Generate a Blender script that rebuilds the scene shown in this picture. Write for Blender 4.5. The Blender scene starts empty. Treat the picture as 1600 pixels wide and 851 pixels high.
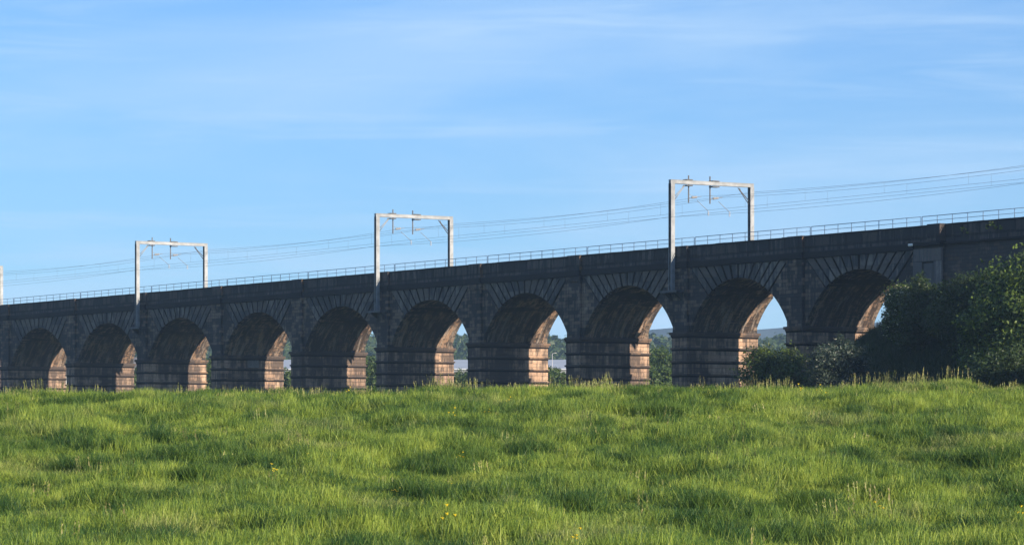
import bpy, bmesh, math, random
import numpy as np
from mathutils import Vector, Matrix

C = bpy.context.scene.collection
SC = bpy.context.scene
EYE = 1.6                       # camera height above its own ground
F = 5407.0 / 1600.0             # focal length in frame widths
PW, HY = 1600.0, 708.0          # reference frame width, horizon row


def at(px, Y):                  # x of a point seen in column px at distance Y
    return (px - 800.0) / 5407.0 * Y


def up(py, Y):                  # height of a point seen in row py at distance Y
    return EYE + (HY - py) / 5407.0 * Y


# ------------------------------------------------------------------ viaduct frame
TX, TY = 0.5412, -0.8409        # along the face, to the right (towards the camera)
NX, NY = 0.8409, 0.5412         # across the viaduct, away from the camera
D = 190.0


def s_of(px, off=0.0):          # station along the face for image column px
    u = (px - 800.0) / 5407.0
    Y = (D + off) / (NY + NX * u)
    X = u * Y
    return TX * X + TY * Y


S0 = s_of(592)                  # station of the viaduct's own origin
ORG = Vector((NX * D + TX * S0, NY * D + TY * S0, 0.0))
ROT = math.atan2(TY, TX)


def vw(s, d, z=0.0):            # viaduct coordinates -> world
    return Vector((ORG.x + TX * s + NX * d, ORG.y + TY * s + NY * d, z))


def to_v(x, y):
    dx, dy = x - ORG.x, y - ORG.y
    return TX * dx + TY * dy, NX * dx + NY * dy


PPX = [3, 107, 219, 333, 459, 592, 733, 888, 1052, 1235]
_s = np.array([s_of(p) - S0 for p in PPX])
_c = np.polyfit(np.arange(10), _s, 2)
PS = [float(np.polyval(_c, k)) for k in range(-1, 10)]      # left edge of each pier
PWID = 2.45
S_AB = s_of(1431) - S0           # left edge of the abutment pilaster
S_AB2 = s_of(1477) - S0
S_END = S_AB2 + 95.0
DEP = 7.7

# ------------------------------------------------------------------ helpers


class MB:
    def __init__(self):
        self.bm = bmesh.new()

    def hexa(self, p, mi=0):    # p: 4 bottom + 4 top corners, counter-clockwise from above
        v = [self.bm.verts.new(q) for q in p]
        for f in ((3, 2, 1, 0), (4, 5, 6, 7), (0, 1, 5, 4), (1, 2, 6, 5), (2, 3, 7, 6), (3, 0, 4, 7)):
            fc = self.bm.faces.new([v[i] for i in f])
            fc.material_index = mi
        return self

    def box(self, x0, x1, y0, y1, z0, z1, mi=0):
        return self.hexa([(x0, y0, z0), (x1, y0, z0), (x1, y1, z0), (x0, y1, z0),
                          (x0, y0, z1), (x1, y0, z1), (x1, y1, z1), (x0, y1, z1)], mi)

    def prism(self, prof, y0, y1, mi=0, under=None):     # profile in (x, z), counter-clockwise seen from -y
        a = [self.bm.verts.new((x, y0, z)) for x, z in prof]
        b = [self.bm.verts.new((x, y1, z)) for x, z in prof]
        n = len(prof)
        self.bm.faces.new(a).material_index = mi
        self.bm.faces.new(b[::-1]).material_index = mi
        for i in range(n):
            j = (i + 1) % n
            f = self.bm.faces.new((a[j], a[i], b[i], b[j]))
            f.material_index = under if (under is not None and i in UNDER) else mi
        return self

    def tube(self, p, q, r, n=6, r2=None):
        p, q = Vector(p), Vector(q)
        r2 = r if r2 is None else r2
        d = (q - p)
        if d.length < 1e-6:
            return self
        m = d.to_track_quat('Z', 'Y').to_matrix()
        ra, rb = [], []
        for i in range(n):
            a = 2 * math.pi * i / n
            o = m @ Vector((math.cos(a), math.sin(a), 0))
            ra.append(self.bm.verts.new(p + o * r))
            rb.append(self.bm.verts.new(q + o * r2))
        for i in range(n):
            j = (i + 1) % n
            self.bm.faces.new((ra[i], ra[j], rb[j], rb[i])).smooth = True
        self.bm.faces.new(ra[::-1])
        self.bm.faces.new(rb)
        return self

    def path(self, pts, r, n=5):
        for a, b in zip(pts[:-1], pts[1:]):
            self.tube(a, b, r, n)
        return self

    def bevel(self, w=0.03, seg=1):
        bmesh.ops.bevel(self.bm, geom=list(self.bm.edges), offset=w, segments=seg, affect='EDGES', clamp_overlap=True)
        return self

    def build(self, name, mat, parent=None):
        me = bpy.data.meshes.new(name)
        self.bm.normal_update()
        self.bm.to_mesh(me)
        self.bm.free()
        for m in (mat if isinstance(mat, (list, tuple)) else [mat]):
            me.materials.append(m)
        o = bpy.data.objects.new(name, me)
        C.objects.link(o)
        if parent is not None:
            o.parent = parent
        return o


UNDER = set()


def np_mesh(name, verts, faces, mat, parent=None, smooth=False):
    """faces: array (n, 3|4) or list of those"""
    me = bpy.data.meshes.new(name)
    if not isinstance(faces, list):
        faces = [faces]
    verts = np.asarray(verts, dtype=np.float32)
    me.vertices.add(len(verts))
    me.vertices.foreach_set('co', verts.ravel())
    idx = np.concatenate([np.asarray(f).ravel() for f in faces]).astype(np.int32)
    tot = np.concatenate([np.full(len(f), np.asarray(f).shape[1]) for f in faces]).astype(np.int32)
    st = np.concatenate([[0], np.cumsum(tot)[:-1]]).astype(np.int32)
    me.loops.add(len(idx))
    me.loops.foreach_set('vertex_index', idx)
    me.polygons.add(len(tot))
    me.polygons.foreach_set('loop_start', st)
    me.polygons.foreach_set('loop_total', tot)
    if smooth:
        me.polygons.foreach_set('use_smooth', np.ones(len(tot), dtype=bool))
    me.update()
    me.validate()
    for m in (mat if isinstance(mat, (list, tuple)) else [mat]):
        me.materials.append(m)
    o = bpy.data.objects.new(name, me)
    C.objects.link(o)
    if parent is not None:
        o.parent = parent
    return o


def tag(o, label=None, cat=None, group=None, kind=None):
    if label:
        o['label'] = label
    if cat:
        o['category'] = cat
    if group:
        o['group'] = group
    if kind:
        o['kind'] = kind
    return o


def empty(name, loc, rz=0.0):
    o = bpy.data.objects.new(name, None)
    o.empty_display_size = 0.5
    C.objects.link(o)
    o.location = loc
    o.rotation_euler = (0, 0, rz)
    return o


def copy_tree(o, parent=None):
    c = o.copy()
    C.objects.link(c)
    if parent is not None:
        c.parent = parent
    for ch in list(o.children):
        copy_tree(ch, c)
    return c


# ------------------------------------------------------------------ materials
class NT:
    def __init__(self, name):
        self.m = bpy.data.materials.new(name)
        self.m.use_nodes = True
        self.t = self.m.node_tree
        self.t.nodes.clear()
        self.out = self.t.nodes.new('ShaderNodeOutputMaterial')

    def n(self, typ, **kw):
        nd = self.t.nodes.new(typ)
        for k, v in kw.items():
            setattr(nd, k, v)
        return nd

    def l(self, a, b):
        self.t.links.new(a, b)

    def val(self, sock, v):
        if hasattr(v, 'is_output'):
            self.l(v, sock)
        else:
            sock.default_value = v

    def math(self, op, a, b=0.0, c=0.0, clamp=False):
        nd = self.n('ShaderNodeMath', operation=op, use_clamp=clamp)
        self.val(nd.inputs[0], a)
        self.val(nd.inputs[1], b)
        self.val(nd.inputs[2], c)
        return nd.outputs[0]

    def mix(self, f, a, b, blend='MIX'):
        nd = self.n('ShaderNodeMix', data_type='RGBA', blend_type=blend)
        self.val(nd.inputs[0], f)
        self.val(nd.inputs[6], a)
        self.val(nd.inputs[7], b)
        return nd.outputs[2]

    def noise(self, vec, scale, detail=4, rough=0.6, dist=0.0):
        nd = self.n('ShaderNodeTexNoise')
        self.l(vec, nd.inputs['Vector'])
        nd.inputs['Scale'].default_value = scale
        nd.inputs['Detail'].default_value = detail
        nd.inputs['Roughness'].default_value = rough
        nd.inputs['Distortion'].default_value = dist
        return nd.outputs['Fac']

    def ramp(self, f, a, b, ca=0.0, cb=1.0):
        nd = self.n('ShaderNodeMapRange', interpolation_type='SMOOTHSTEP')
        self.val(nd.inputs[0], f)
        nd.inputs[1].default_value = a
        nd.inputs[2].default_value = b
        nd.inputs[3].default_value = ca
        nd.inputs[4].default_value = cb
        return nd.outputs[0]

    def vmath(self, op, a, b):
        nd = self.n('ShaderNodeVectorMath', operation=op)
        self.val(nd.inputs[0], a)
        self.val(nd.inputs[1], b)
        return nd.outputs[0]

    def bsdf(self, col, rough=0.9, metal=0.0, bump=None, bstr=0.5, bdist=0.03, spec=0.3):
        b = self.n('ShaderNodeBsdfPrincipled')
        self.val(b.inputs['Base Color'], col)
        self.val(b.inputs['Roughness'], rough)
        self.val(b.inputs['Metallic'], metal)
        b.inputs['Specular IOR Level'].default_value = spec
        if bump is not None:
            bn = self.n('ShaderNodeBump')
            bn.inputs['Strength'].default_value = bstr
            bn.inputs['Distance'].default_value = bdist
            self.l(bump, bn.inputs['Height'])
            self.l(bn.outputs[0], b.inputs['Normal'])
        self.l(b.outputs[0], self.out.inputs['Surface'])
        return b


def stone(name, soot, light, dark, bw=1.1, bh=0.36, streak=0.5, vault=False, pale=0.0, joint=0.022, lo=0.45, pw=0.22, sw=0.15):
    t = NT(name)
    tc = t.n('ShaderNodeTexCoord')
    # every part is built in the viaduct's own metres, so the object frame is shared by all of them
    sep = t.n('ShaderNodeSeparateXYZ')
    t.l(tc.outputs['Object'], sep.inputs[0])
    x, y, z = sep.outputs
    cmb = t.n('ShaderNodeCombineXYZ')
    if vault:
        t.l(y, cmb.inputs[0])
        t.val(cmb.inputs[1], t.math('MULTIPLY', z, 1.25))
    else:
        t.l(t.math('ADD', x, y), cmb.inputs[0])
        t.l(z, cmb.inputs[1])
    bk = t.n('ShaderNodeTexBrick')
    t.l(cmb.outputs[0], bk.inputs['Vector'])
    bk.offset = 0.43
    bk.inputs['Scale'].default_value = 1.0
    bk.inputs['Brick Width'].default_value = bw
    bk.inputs['Row Height'].default_value = bh
    bk.inputs['Mortar Size'].default_value = joint
    bk.inputs['Mortar Smooth'].default_value = 0.3
    bk.inputs['Color1'].default_value = (0, 0, 0, 1)
    bk.inputs['Color2'].default_value = (1, 1, 1, 1)
    bk.inputs['Mortar'].default_value = (0.5, 0.5, 0.5, 1)
    big = t.noise(tc.outputs['Object'], 0.22, 5, 0.65)
    mid = t.noise(tc.outputs['Object'], 1.1, 6, 0.7)
    fine = t.noise(tc.outputs['Object'], 7.0, 5, 0.7)
    mp = t.n('ShaderNodeMapping')
    t.l(tc.outputs['Object'], mp.inputs[0])
    mp.inputs['Scale'].default_value = (1.6, 1.6, 0.16) if not vault else (0.5, 1.7, 0.22)
    if vault:
        mp.inputs['Rotation'].default_value = (0.25, 0, 0)
    stk = t.noise(mp.outputs[0], 1.3, 6, 0.7, 0.4)
    per = t.n('ShaderNodeRGBToBW')
    t.l(bk.outputs['Color'], per.inputs[0])
    tone = t.math('ADD', t.math('MULTIPLY', per.outputs[0], 0.5), t.math('MULTIPLY', mid, 0.5))
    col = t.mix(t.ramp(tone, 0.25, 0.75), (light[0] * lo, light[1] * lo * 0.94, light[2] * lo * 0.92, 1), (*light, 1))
    # soot and rain streaks
    sf = t.math('ADD', t.math('MULTIPLY', stk, streak), t.math('MULTIPLY', big, 1 - streak))
    sf = t.math('ADD', sf, t.math('MULTIPLY', t.math('SUBTRACT', per.outputs[0], 0.5), pw))
    sm = t.ramp(sf, 0.63 - soot * 0.45, 0.63 + sw - soot * 0.45)
    col = t.mix(t.math('MULTIPLY', sm, 0.93), col, (*dark, 1))
    if pale > 0 and not vault:  # lime and bird marks running down from the parapet
        mp4 = t.n('ShaderNodeMapping')
        t.l(tc.outputs['Object'], mp4.inputs[0])
        mp4.inputs['Scale'].default_value = (1.3, 1.3, 0.45)
        l2 = t.noise(mp4.outputs[0], 0.9, 6, 0.75, 0.3)
        col = t.mix(t.math('MULTIPLY', t.ramp(l2, 0.60, 0.70), pale), col, (0.24, 0.235, 0.23, 1))
    if pale > 0 and vault:      # lime washed out of the joints
        mp2 = t.n('ShaderNodeMapping')
        t.l(tc.outputs['Object'], mp2.inputs[0])
        mp2.inputs['Scale'].default_value = (0.4, 2.6, 0.3)
        mp2.inputs['Rotation'].default_value = (0.25, 0, 0)
        lime = t.noise(mp2.outputs[0], 1.0, 5, 0.7, 0.3)
        zz = t.ramp(z, 17.2, 15.2) if vault else 1.0
        lm = t.math('MULTIPLY', t.ramp(lime, 0.50, 0.66), pale)
        lm = t.math('MULTIPLY', lm, zz)
        col = t.mix(lm, col, (0.36, 0.31, 0.27, 1))
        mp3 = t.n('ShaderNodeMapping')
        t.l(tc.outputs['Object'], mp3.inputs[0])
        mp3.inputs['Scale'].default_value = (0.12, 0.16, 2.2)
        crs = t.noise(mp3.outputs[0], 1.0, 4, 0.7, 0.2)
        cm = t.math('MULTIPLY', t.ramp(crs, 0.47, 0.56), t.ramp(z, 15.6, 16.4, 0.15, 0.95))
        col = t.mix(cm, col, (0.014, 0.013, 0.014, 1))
    col = t.mix(t.math('MULTIPLY', bk.outputs['Fac'], 0.65), col, (dark[0] * 0.6, dark[1] * 0.6, dark[2] * 0.6, 1))
    col = t.mix(t.ramp(fine, 0.3, 0.7, 0.0, 0.35), col, (dark[0] * 1.3, dark[1] * 1.3, dark[2] * 1.3, 1))
    h = t.math('ADD', t.math('MULTIPLY', bk.outputs['Fac'], -1.0), t.math('MULTIPLY', mid, 0.9))
    h = t.math('ADD', h, t.math('MULTIPLY', fine, 0.5))
    h = t.math('ADD', h, t.math('MULTIPLY', per.outputs[0], 0.4))
    t.bsdf(col, 0.92, 0, h, 0.8, 0.05, 0.2)
    return t.m


def plain(name, col, rough=0.6, metal=0.0, var=0.25, scale=2.0, spec=0.4):
    t = NT(name)
    tc = t.n('ShaderNodeTexCoord')
    a = t.noise(tc.outputs['Object'], scale, 5, 0.65)
    c = t.mix(t.ramp(a, 0.3, 0.7), (col[0] * (1 - var), col[1] * (1 - var), col[2] * (1 - var), 1),
              (min(1, col[0] * (1 + var * 0.6)), min(1, col[1] * (1 + var * 0.6)), min(1, col[2] * (1 + var * 0.6)), 1))
    t.bsdf(c, rough, metal, None, spec=spec)
    return t.m


def leaf_mat(name, c1, c2, scale=0.7, trans=0.35, c3=None):
    t = NT(name)
    geo = t.n('ShaderNodeNewGeometry')
    a = t.noise(geo.outputs['Position'], scale, 3, 0.6)
    r = geo.outputs['Random Per Island']
    f = t.math('ADD', t.math('MULTIPLY', a, 1.1), t.math('MULTIPLY', t.math('SUBTRACT', r, 0.5), 0.55), clamp=True)
    col = t.mix(t.ramp(f, 0.28, 0.75), (*c1, 1), (*c2, 1))
    if c3 is not None:
        col = t.mix(t.ramp(r, 0.93, 0.95), col, (*c3, 1))
    b = t.n('ShaderNodeBsdfPrincipled')
    t.l(col, b.inputs['Base Color'])
    b.inputs['Roughness'].default_value = 0.55
    b.inputs['Specular IOR Level'].default_value = 0.35
    tr = t.n('ShaderNodeBsdfTranslucent')
    t.l(t.mix(0.5, col, (0.16, 0.22, 0.02, 1)), tr.inputs[0])
    ms = t.n('ShaderNodeMixShader')
    ms.inputs[0].default_value = trans
    t.l(b.outputs[0], ms.inputs[1])
    t.l(tr.outputs[0], ms.inputs[2])
    t.l(ms.outputs[0], t.out.inputs['Surface'])
    return t.m


def grass_mat(name, kind):
    t = NT(name)
    geo = t.n('ShaderNodeNewGeometry')
    oi = t.n('ShaderNodeObjectInfo')
    flat = t.vmath('MULTIPLY', geo.outputs['Position'], (1.0, 0.55, 0.0))
    a = t.noise(flat, 0.16, 4, 0.6)
    b = t.noise(flat, 0.75, 4, 0.65)
    r = geo.outputs['Random Per Island']
    q = oi.outputs['Random']
    f = t.math('ADD', t.math('MULTIPLY', a, 0.5), t.math('MULTIPLY', b, 0.5))
    f = t.math('ADD', f, t.math('MULTIPLY', t.math('SUBTRACT', q, 0.5), 0.22))
    f = t.math('ADD', f, t.math('MULTIPLY', t.math('SUBTRACT', r, 0.5), 0.26))
    if kind == 'tussock':
        col = t.mix(t.ramp(f, 0.38, 0.62), (0.024, 0.072, 0.018, 1), (0.115, 0.195, 0.032, 1))
        col = t.mix(t.ramp(r, 0.8, 0.95, 0.0, 0.6), col, (0.24, 0.30, 0.07, 1))
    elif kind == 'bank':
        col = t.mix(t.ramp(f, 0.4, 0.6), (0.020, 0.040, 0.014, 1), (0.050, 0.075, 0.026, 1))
    elif kind == 'green':
        col = t.mix(t.ramp(f, 0.36, 0.5), (0.034, 0.088, 0.020, 1), (0.165, 0.25, 0.036, 1))
        col = t.mix(t.ramp(f, 0.52, 0.68), col, (0.32, 0.39, 0.068, 1))
        dry = t.noise(flat, 0.28, 3, 0.6)
        col = t.mix(t.math('MULTIPLY', t.ramp(dry, 0.52, 0.68), t.ramp(r, 0.35, 0.8, 0.1, 0.75)), col, (0.37, 0.375, 0.15, 1))
    elif kind == 'ground':
        col = t.mix(t.ramp(f, 0.4, 0.6), (0.022, 0.042, 0.010, 1), (0.06, 0.085, 0.018, 1))
    else:
        col = t.mix(t.ramp(f, 0.4, 0.62), (0.16, 0.17, 0.06, 1), (0.26, 0.235, 0.11, 1))
    bs = t.n('ShaderNodeBsdfPrincipled')
    t.l(col, bs.inputs['Base Color'])
    bs.inputs['Roughness'].default_value = 0.5
    bs.inputs['Specular IOR Level'].default_value = 0.3
    tr = t.n('ShaderNodeBsdfTranslucent')
    t.l(col, tr.inputs[0])
    ms = t.n('ShaderNodeMixShader')
    ms.inputs[0].default_value = 0.3
    t.l(bs.outputs[0], ms.inputs[1])
    t.l(tr.outputs[0], ms.inputs[2])
    t.l(ms.outputs[0], t.out.inputs['Surface'])
    return t.m


def land_mat():
    t = NT('land')
    geo = t.n('ShaderNodeNewGeometry')
    flat = t.vmath('MULTIPLY', geo.outputs['Position'], (1.0, 0.6, 0.0))
    a = t.noise(flat, 0.35, 6, 0.7)
    b = t.noise(flat, 0.012, 3, 0.55)
    c = t.noise(flat, 3.0, 4, 0.7)
    near = t.mix(t.ramp(a, 0.35, 0.65), (0.035, 0.062, 0.014, 1), (0.085, 0.115, 0.028, 1))
    near = t.mix(t.ramp(c, 0.4, 0.65, 0.0, 0.6), near, (0.03, 0.05, 0.012, 1))
    far = t.mix(t.ramp(b, 0.45, 0.52), (0.085, 0.12, 0.035, 1), (0.17, 0.17, 0.07, 1))
    far = t.mix(t.ramp(t.noise(flat, 0.03, 2, 0.5), 0.55, 0.6), far, (0.04, 0.07, 0.03, 1))
    sp = t.n('ShaderNodeSeparateXYZ')
    t.l(geo.outputs['Position'], sp.inputs[0])
    col = t.mix(t.ramp(sp.outputs[1], 500.0, 800.0), near, far)
    t.bsdf(col, 0.95, 0, a, 0.6, 0.3, 0.1)
    return t.m


M = {}
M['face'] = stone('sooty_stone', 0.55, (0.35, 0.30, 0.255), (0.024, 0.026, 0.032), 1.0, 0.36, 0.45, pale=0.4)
M['pilaster'] = stone('pilaster_stone', 0.52, (0.40, 0.315, 0.24), (0.024, 0.026, 0.031), 0.95, 0.34, 0.5, pale=0.35)
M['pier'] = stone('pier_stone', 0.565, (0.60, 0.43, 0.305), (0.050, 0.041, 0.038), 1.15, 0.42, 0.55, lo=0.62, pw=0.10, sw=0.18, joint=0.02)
M['band'] = stone('band_stone', 0.66, (0.36, 0.25, 0.17), (0.05, 0.043, 0.042), 1.6, 2.0, 0.4)
M['vault'] = stone('vault_brick', 0.51, (0.52, 0.36, 0.25), (0.024, 0.021, 0.021), 0.5, 0.17, 0.8, True, 0.85, 0.014, lo=0.65, pw=0.1, sw=0.12)
M['string'] = stone('string_stone', 0.85, (0.075, 0.068, 0.065), (0.018, 0.019, 0.022), 1.8, 3.0, 0.6)
M['shade_line'] = plain('painted_shade_line', (0.012, 0.011, 0.012), 0.95, 0, 0.4, 1.5, 0.1)  # black that paints the shade under bands and inside joints
M['vous'] = stone('voussoir_stone', 0.43, (0.26, 0.235, 0.21), (0.045, 0.047, 0.052), 3.0, 3.0, 0.6, pale=0.3)
M['parapet'] = stone('parapet_stone', 0.54, (0.175, 0.16, 0.148), (0.026, 0.028, 0.033), 2.25, 4.0, 0.75, joint=0.13, pale=0.35)
M['sunlit_cheek'] = stone('parapet_pier_sunlit', 0.6, (0.34, 0.21, 0.12), (0.040, 0.038, 0.040), 1.2, 0.5, 0.4)  # lighter, warmer stone with sunlight put into its colour
M['panel'] = stone('abutment_panel_stone', 0.55, (0.27, 0.25, 0.235), (0.085, 0.085, 0.09), 3.0, 3.0, 0.7)
M['rubble'] = stone('abutment_rubble', 0.62, (0.20, 0.165, 0.135), (0.050, 0.048, 0.050), 0.8, 0.32, 0.25)
M['patch'] = plain('cement_patch', (0.17, 0.165, 0.16), 0.9, 0, 0.3, 3.0, 0.1)
M['ballast'] = plain('ballast', (0.16, 0.14, 0.12), 0.95, 0, 0.4, 8.0, 0.1)
M['steel'] = plain('galvanised_steel', (0.205, 0.225, 0.245), 0.5, 0.1, 0.3, 1.2)
M['dark_steel'] = plain('weathered_shaded_steel', (0.075, 0.078, 0.085), 0.6, 0.2, 0.3, 3.0)
M['rail'] = plain('blue_grey_rail', (0.10, 0.16, 0.26), 0.55, 0.1, 0.2, 3.0)
M['wire'] = plain('copper_wire', (0.10, 0.115, 0.14), 0.6, 0.2, 0.2, 2.0)
M['ceramic'] = plain('insulator_ceramic', (0.4, 0.4, 0.41), 0.35, 0.0, 0.15, 4.0)
M['bark'] = plain('bark', (0.10, 0.075, 0.05), 0.9, 0.0, 0.4, 6.0, 0.1)
M['roof'] = plain('pale_roof', (0.34, 0.37, 0.41), 0.55, 0.0, 0.1, 0.15)
M['cladding'] = plain('cladding', (0.16, 0.18, 0.20), 0.6, 0.0, 0.1, 0.3)
M['white'] = plain('white_render', (0.78, 0.77, 0.74), 0.7, 0.0, 0.1, 0.6)
M['glass'] = plain('dark_pane', (0.05, 0.06, 0.08), 0.15, 0.0, 0.1, 1.0)
M['slate'] = plain('slate', (0.12, 0.12, 0.13), 0.7, 0.0, 0.2, 1.5)
M['land'] = land_mat()
M['hill'] = plain('hazed_hill', (0.062, 0.082, 0.088), 0.95, 0, 0.35, 0.006, 0.05)  # bluish tint adds distance haze to the hill's own colour
M['field'] = grass_mat('field_soil', 'ground')
M['grass'] = grass_mat('grass_blades', 'green')
M['tussock'] = grass_mat('tussock_blades', 'tussock')
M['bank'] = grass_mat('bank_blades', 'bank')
M['straw'] = grass_mat('seed_heads', 'straw')
M['petal'] = plain('yellow_petal', (0.75, 0.58, 0.03), 0.5, 0, 0.15, 9.0)
M['dock'] = leaf_mat('dock_leaf', (0.030, 0.075, 0.018), (0.06, 0.125, 0.028), 3.0, 0.2)
M['tree'] = leaf_mat('tree_leaf', (0.014, 0.034, 0.009), (0.095, 0.145, 0.022), 0.6, 0.25)
M['bush'] = leaf_mat('bush_leaf', (0.013, 0.028, 0.007), (0.06, 0.092, 0.013), 0.8, 0.22)
M['haw'] = leaf_mat('hawthorn_leaf', (0.018, 0.034, 0.024), (0.050, 0.074, 0.055), 1.2, 0.2, (0.16, 0.17, 0.14))
M['elder'] = leaf_mat('elder_leaf', (0.018, 0.038, 0.010), (0.065, 0.10, 0.018), 1.0, 0.22, (0.62, 0.60, 0.42))
M['shrub'] = leaf_mat('shrub_leaf', (0.012, 0.026, 0.008), (0.030, 0.054, 0.014), 0.8, 0.25)
M['back'] = leaf_mat('far_leaf', (0.028, 0.055, 0.014), (0.065, 0.105, 0.022), 0.35, 0.3)
M['wood'] = leaf_mat('far_wood_leaf', (0.022, 0.044, 0.012), (0.05, 0.08, 0.020), 0.06, 0.25)
M['weed'] = leaf_mat('parapet_weed', (0.13, 0.18, 0.03), (0.26, 0.28, 0.06), 3.0, 0.4)

# ------------------------------------------------------------------ ground
rng = np.random.default_rng(7)


def sstep(t):
    t = np.clip(t, 0, 1)
    return t * t * (3 - 2 * t)


def vnoise(x, y, seed):
    """cheap smooth value noise"""
    r = np.random.default_rng(seed)
    tab = r.random((256, 256))
    xi, yi = np.floor(x).astype(int), np.floor(y).astype(int)
    fx, fy = sstep(x - xi), sstep(y - yi)
    g = lambda a, b: tab[a % 256, b % 256]
    return (g(xi, yi) * (1 - fx) + g(xi + 1, yi) * fx) * (1 - fy) + (g(xi, yi + 1) * (1 - fx) + g(xi + 1, yi + 1) * fx) * fy


def emb(x, y):
    s, d = to_v(x, y)
    ds = np.maximum(0, (S_AB + 2.0) - s)             # beyond the nose of the embankment
    dd = np.maximum(0, np.maximum(-d - 2.0, d - DEP - 2.0))
    r = np.sqrt(ds ** 2 + (dd * 0.95) ** 2)
    top = EYE + 12.4 + 0.03 * np.clip(s - S_AB, 0, 60)
    return top - 0.72 * r


def ground(x, y):
    x, y = np.asarray(x, float), np.asarray(y, float)
    # meadow: rises from the viewer to a brow, then drops into the valley
    rise = -1.55 + 3.29 * sstep((y - 42.0) / 80.0)
    brow = 0.14 * np.clip(x / 17.0, -1.6, 1.6) * sstep((y - 60) / 50.0)
    bump = (vnoise(x * 0.22, y * 0.14, 3) - 0.5) * 0.34 + (vnoise(x * 0.8, y * 0.5, 4) - 0.5) * 0.24
    bump = bump * np.where(y < 150, 1, 0.3) * sstep((y - 25) / 20)
    z = rise + brow + bump
    z = z - 3.6 * sstep((y - 124.0) / 45.0)
    z = z + np.clip((y - 190) * 0.0235, 0, None)
    z = np.where(y > 900, z, z)
    z = z + EYE
    far = sstep((y - 1150) / 600.0)
    ridge = 21.0 * sstep((y - 1150) / 450.0) * (0.75 + 0.5 * vnoise(x * 0.004 + 9, y * 0.002, 8))
    z = z * (1 - far) + (EYE + 22.0) * far + ridge * (1 - sstep((y - 2000) / 500.0))
    e = emb(x, y)
    k = 1.2
    hmix = np.clip(0.5 + 0.5 * (e - z) / k, 0, 1)
    z2 = z * (1 - hmix) + e * hmix + k * hmix * (1 - hmix)
    return np.where(y < 600, z2, z)


def axis(segs):
    out = []
    for a, b, st in segs:
        out.append(np.arange(a, b, st))
    return np.unique(np.concatenate(out + [np.array([segs[-1][1]])]))


gx = axis([(-2600, -300, 60), (-300, -60, 8), (-60, -26, 2), (-26, 26, 0.5), (26, 90, 1.5), (90, 300, 8), (300, 2600, 60)])
gy = axis([(-400, 30, 12), (30, 135, 0.6), (135, 330, 2.5), (330, 700, 10), (700, 2600, 40)])
XX, YY = np.meshgrid(gx, gy)
ZZ = ground(XX, YY)
nx_, ny_ = len(gx), len(gy)
ii = (np.arange(ny_ - 1)[:, None] * nx_ + np.arange(nx_ - 1)[None, :]).ravel()
q = np.stack([ii, ii + 1, ii + 1 + nx_, ii + nx_], 1)
g = np_mesh('ground', np.stack([XX.ravel(), YY.ravel(), ZZ.ravel()], 1), q, [M['land'], M['field']], smooth=True)
cy = YY.ravel()[ii]
g.data.polygons.foreach_set('material_index', (cy < 150).astype(np.int32))
tag(g, 'rolling green farmland rising to a grassy brow', 'ground', kind='structure')

# far hills, several kilometres away
hx = np.linspace(-2600, 2600, 220)
hy = np.linspace(2300, 4600, 60)
HX, HY_ = np.meshgrid(hx, hy)
prof = np.interp(HX, [-2600, -700, -460, -250, -60, 40, 130, 185, 225, 270, 420, 800, 2600],
                 [70, 78, 84, 90, 92, 88, 101, 104, 100, 104, 112, 100, 85])
bell = np.exp(-((HY_ - 3300) / 620.0) ** 2)
HZ = 14 + prof * bell + (vnoise(HX * 0.006, HY_ * 0.006, 12) - 0.5) * 10 * bell
ih = (np.arange(59)[:, None] * 220 + np.arange(219)[None, :]).ravel()
h = np_mesh('hill', np.stack([HX.ravel(), HY_.ravel(), HZ.ravel()], 1), np.stack([ih, ih + 1, ih + 221, ih + 220], 1), M['hill'], smooth=True)
tag(h, 'long low blue hill on the skyline beyond the arches', 'hill', kind='structure')

# ------------------------------------------------------------------ viaduct
Z = lambda v: v + EYE
Z_COR1, Z_COR0 = Z(11.42), Z(11.02)
Z_STR0, Z_STR1 = Z(17.42), Z(18.03)
Z_PAR = Z(19.5)
RISE = 4.75

via = tag(empty('railway_viaduct', ORG, ROT),
          'long dark stone railway viaduct of many segmental arches crossing behind the meadow', 'viaduct')


def cheek(mb):  # sun-facing sides get the stone with painted-in sunlight
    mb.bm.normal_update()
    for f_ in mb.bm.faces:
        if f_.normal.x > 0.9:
            f_.material_index = 1


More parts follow.
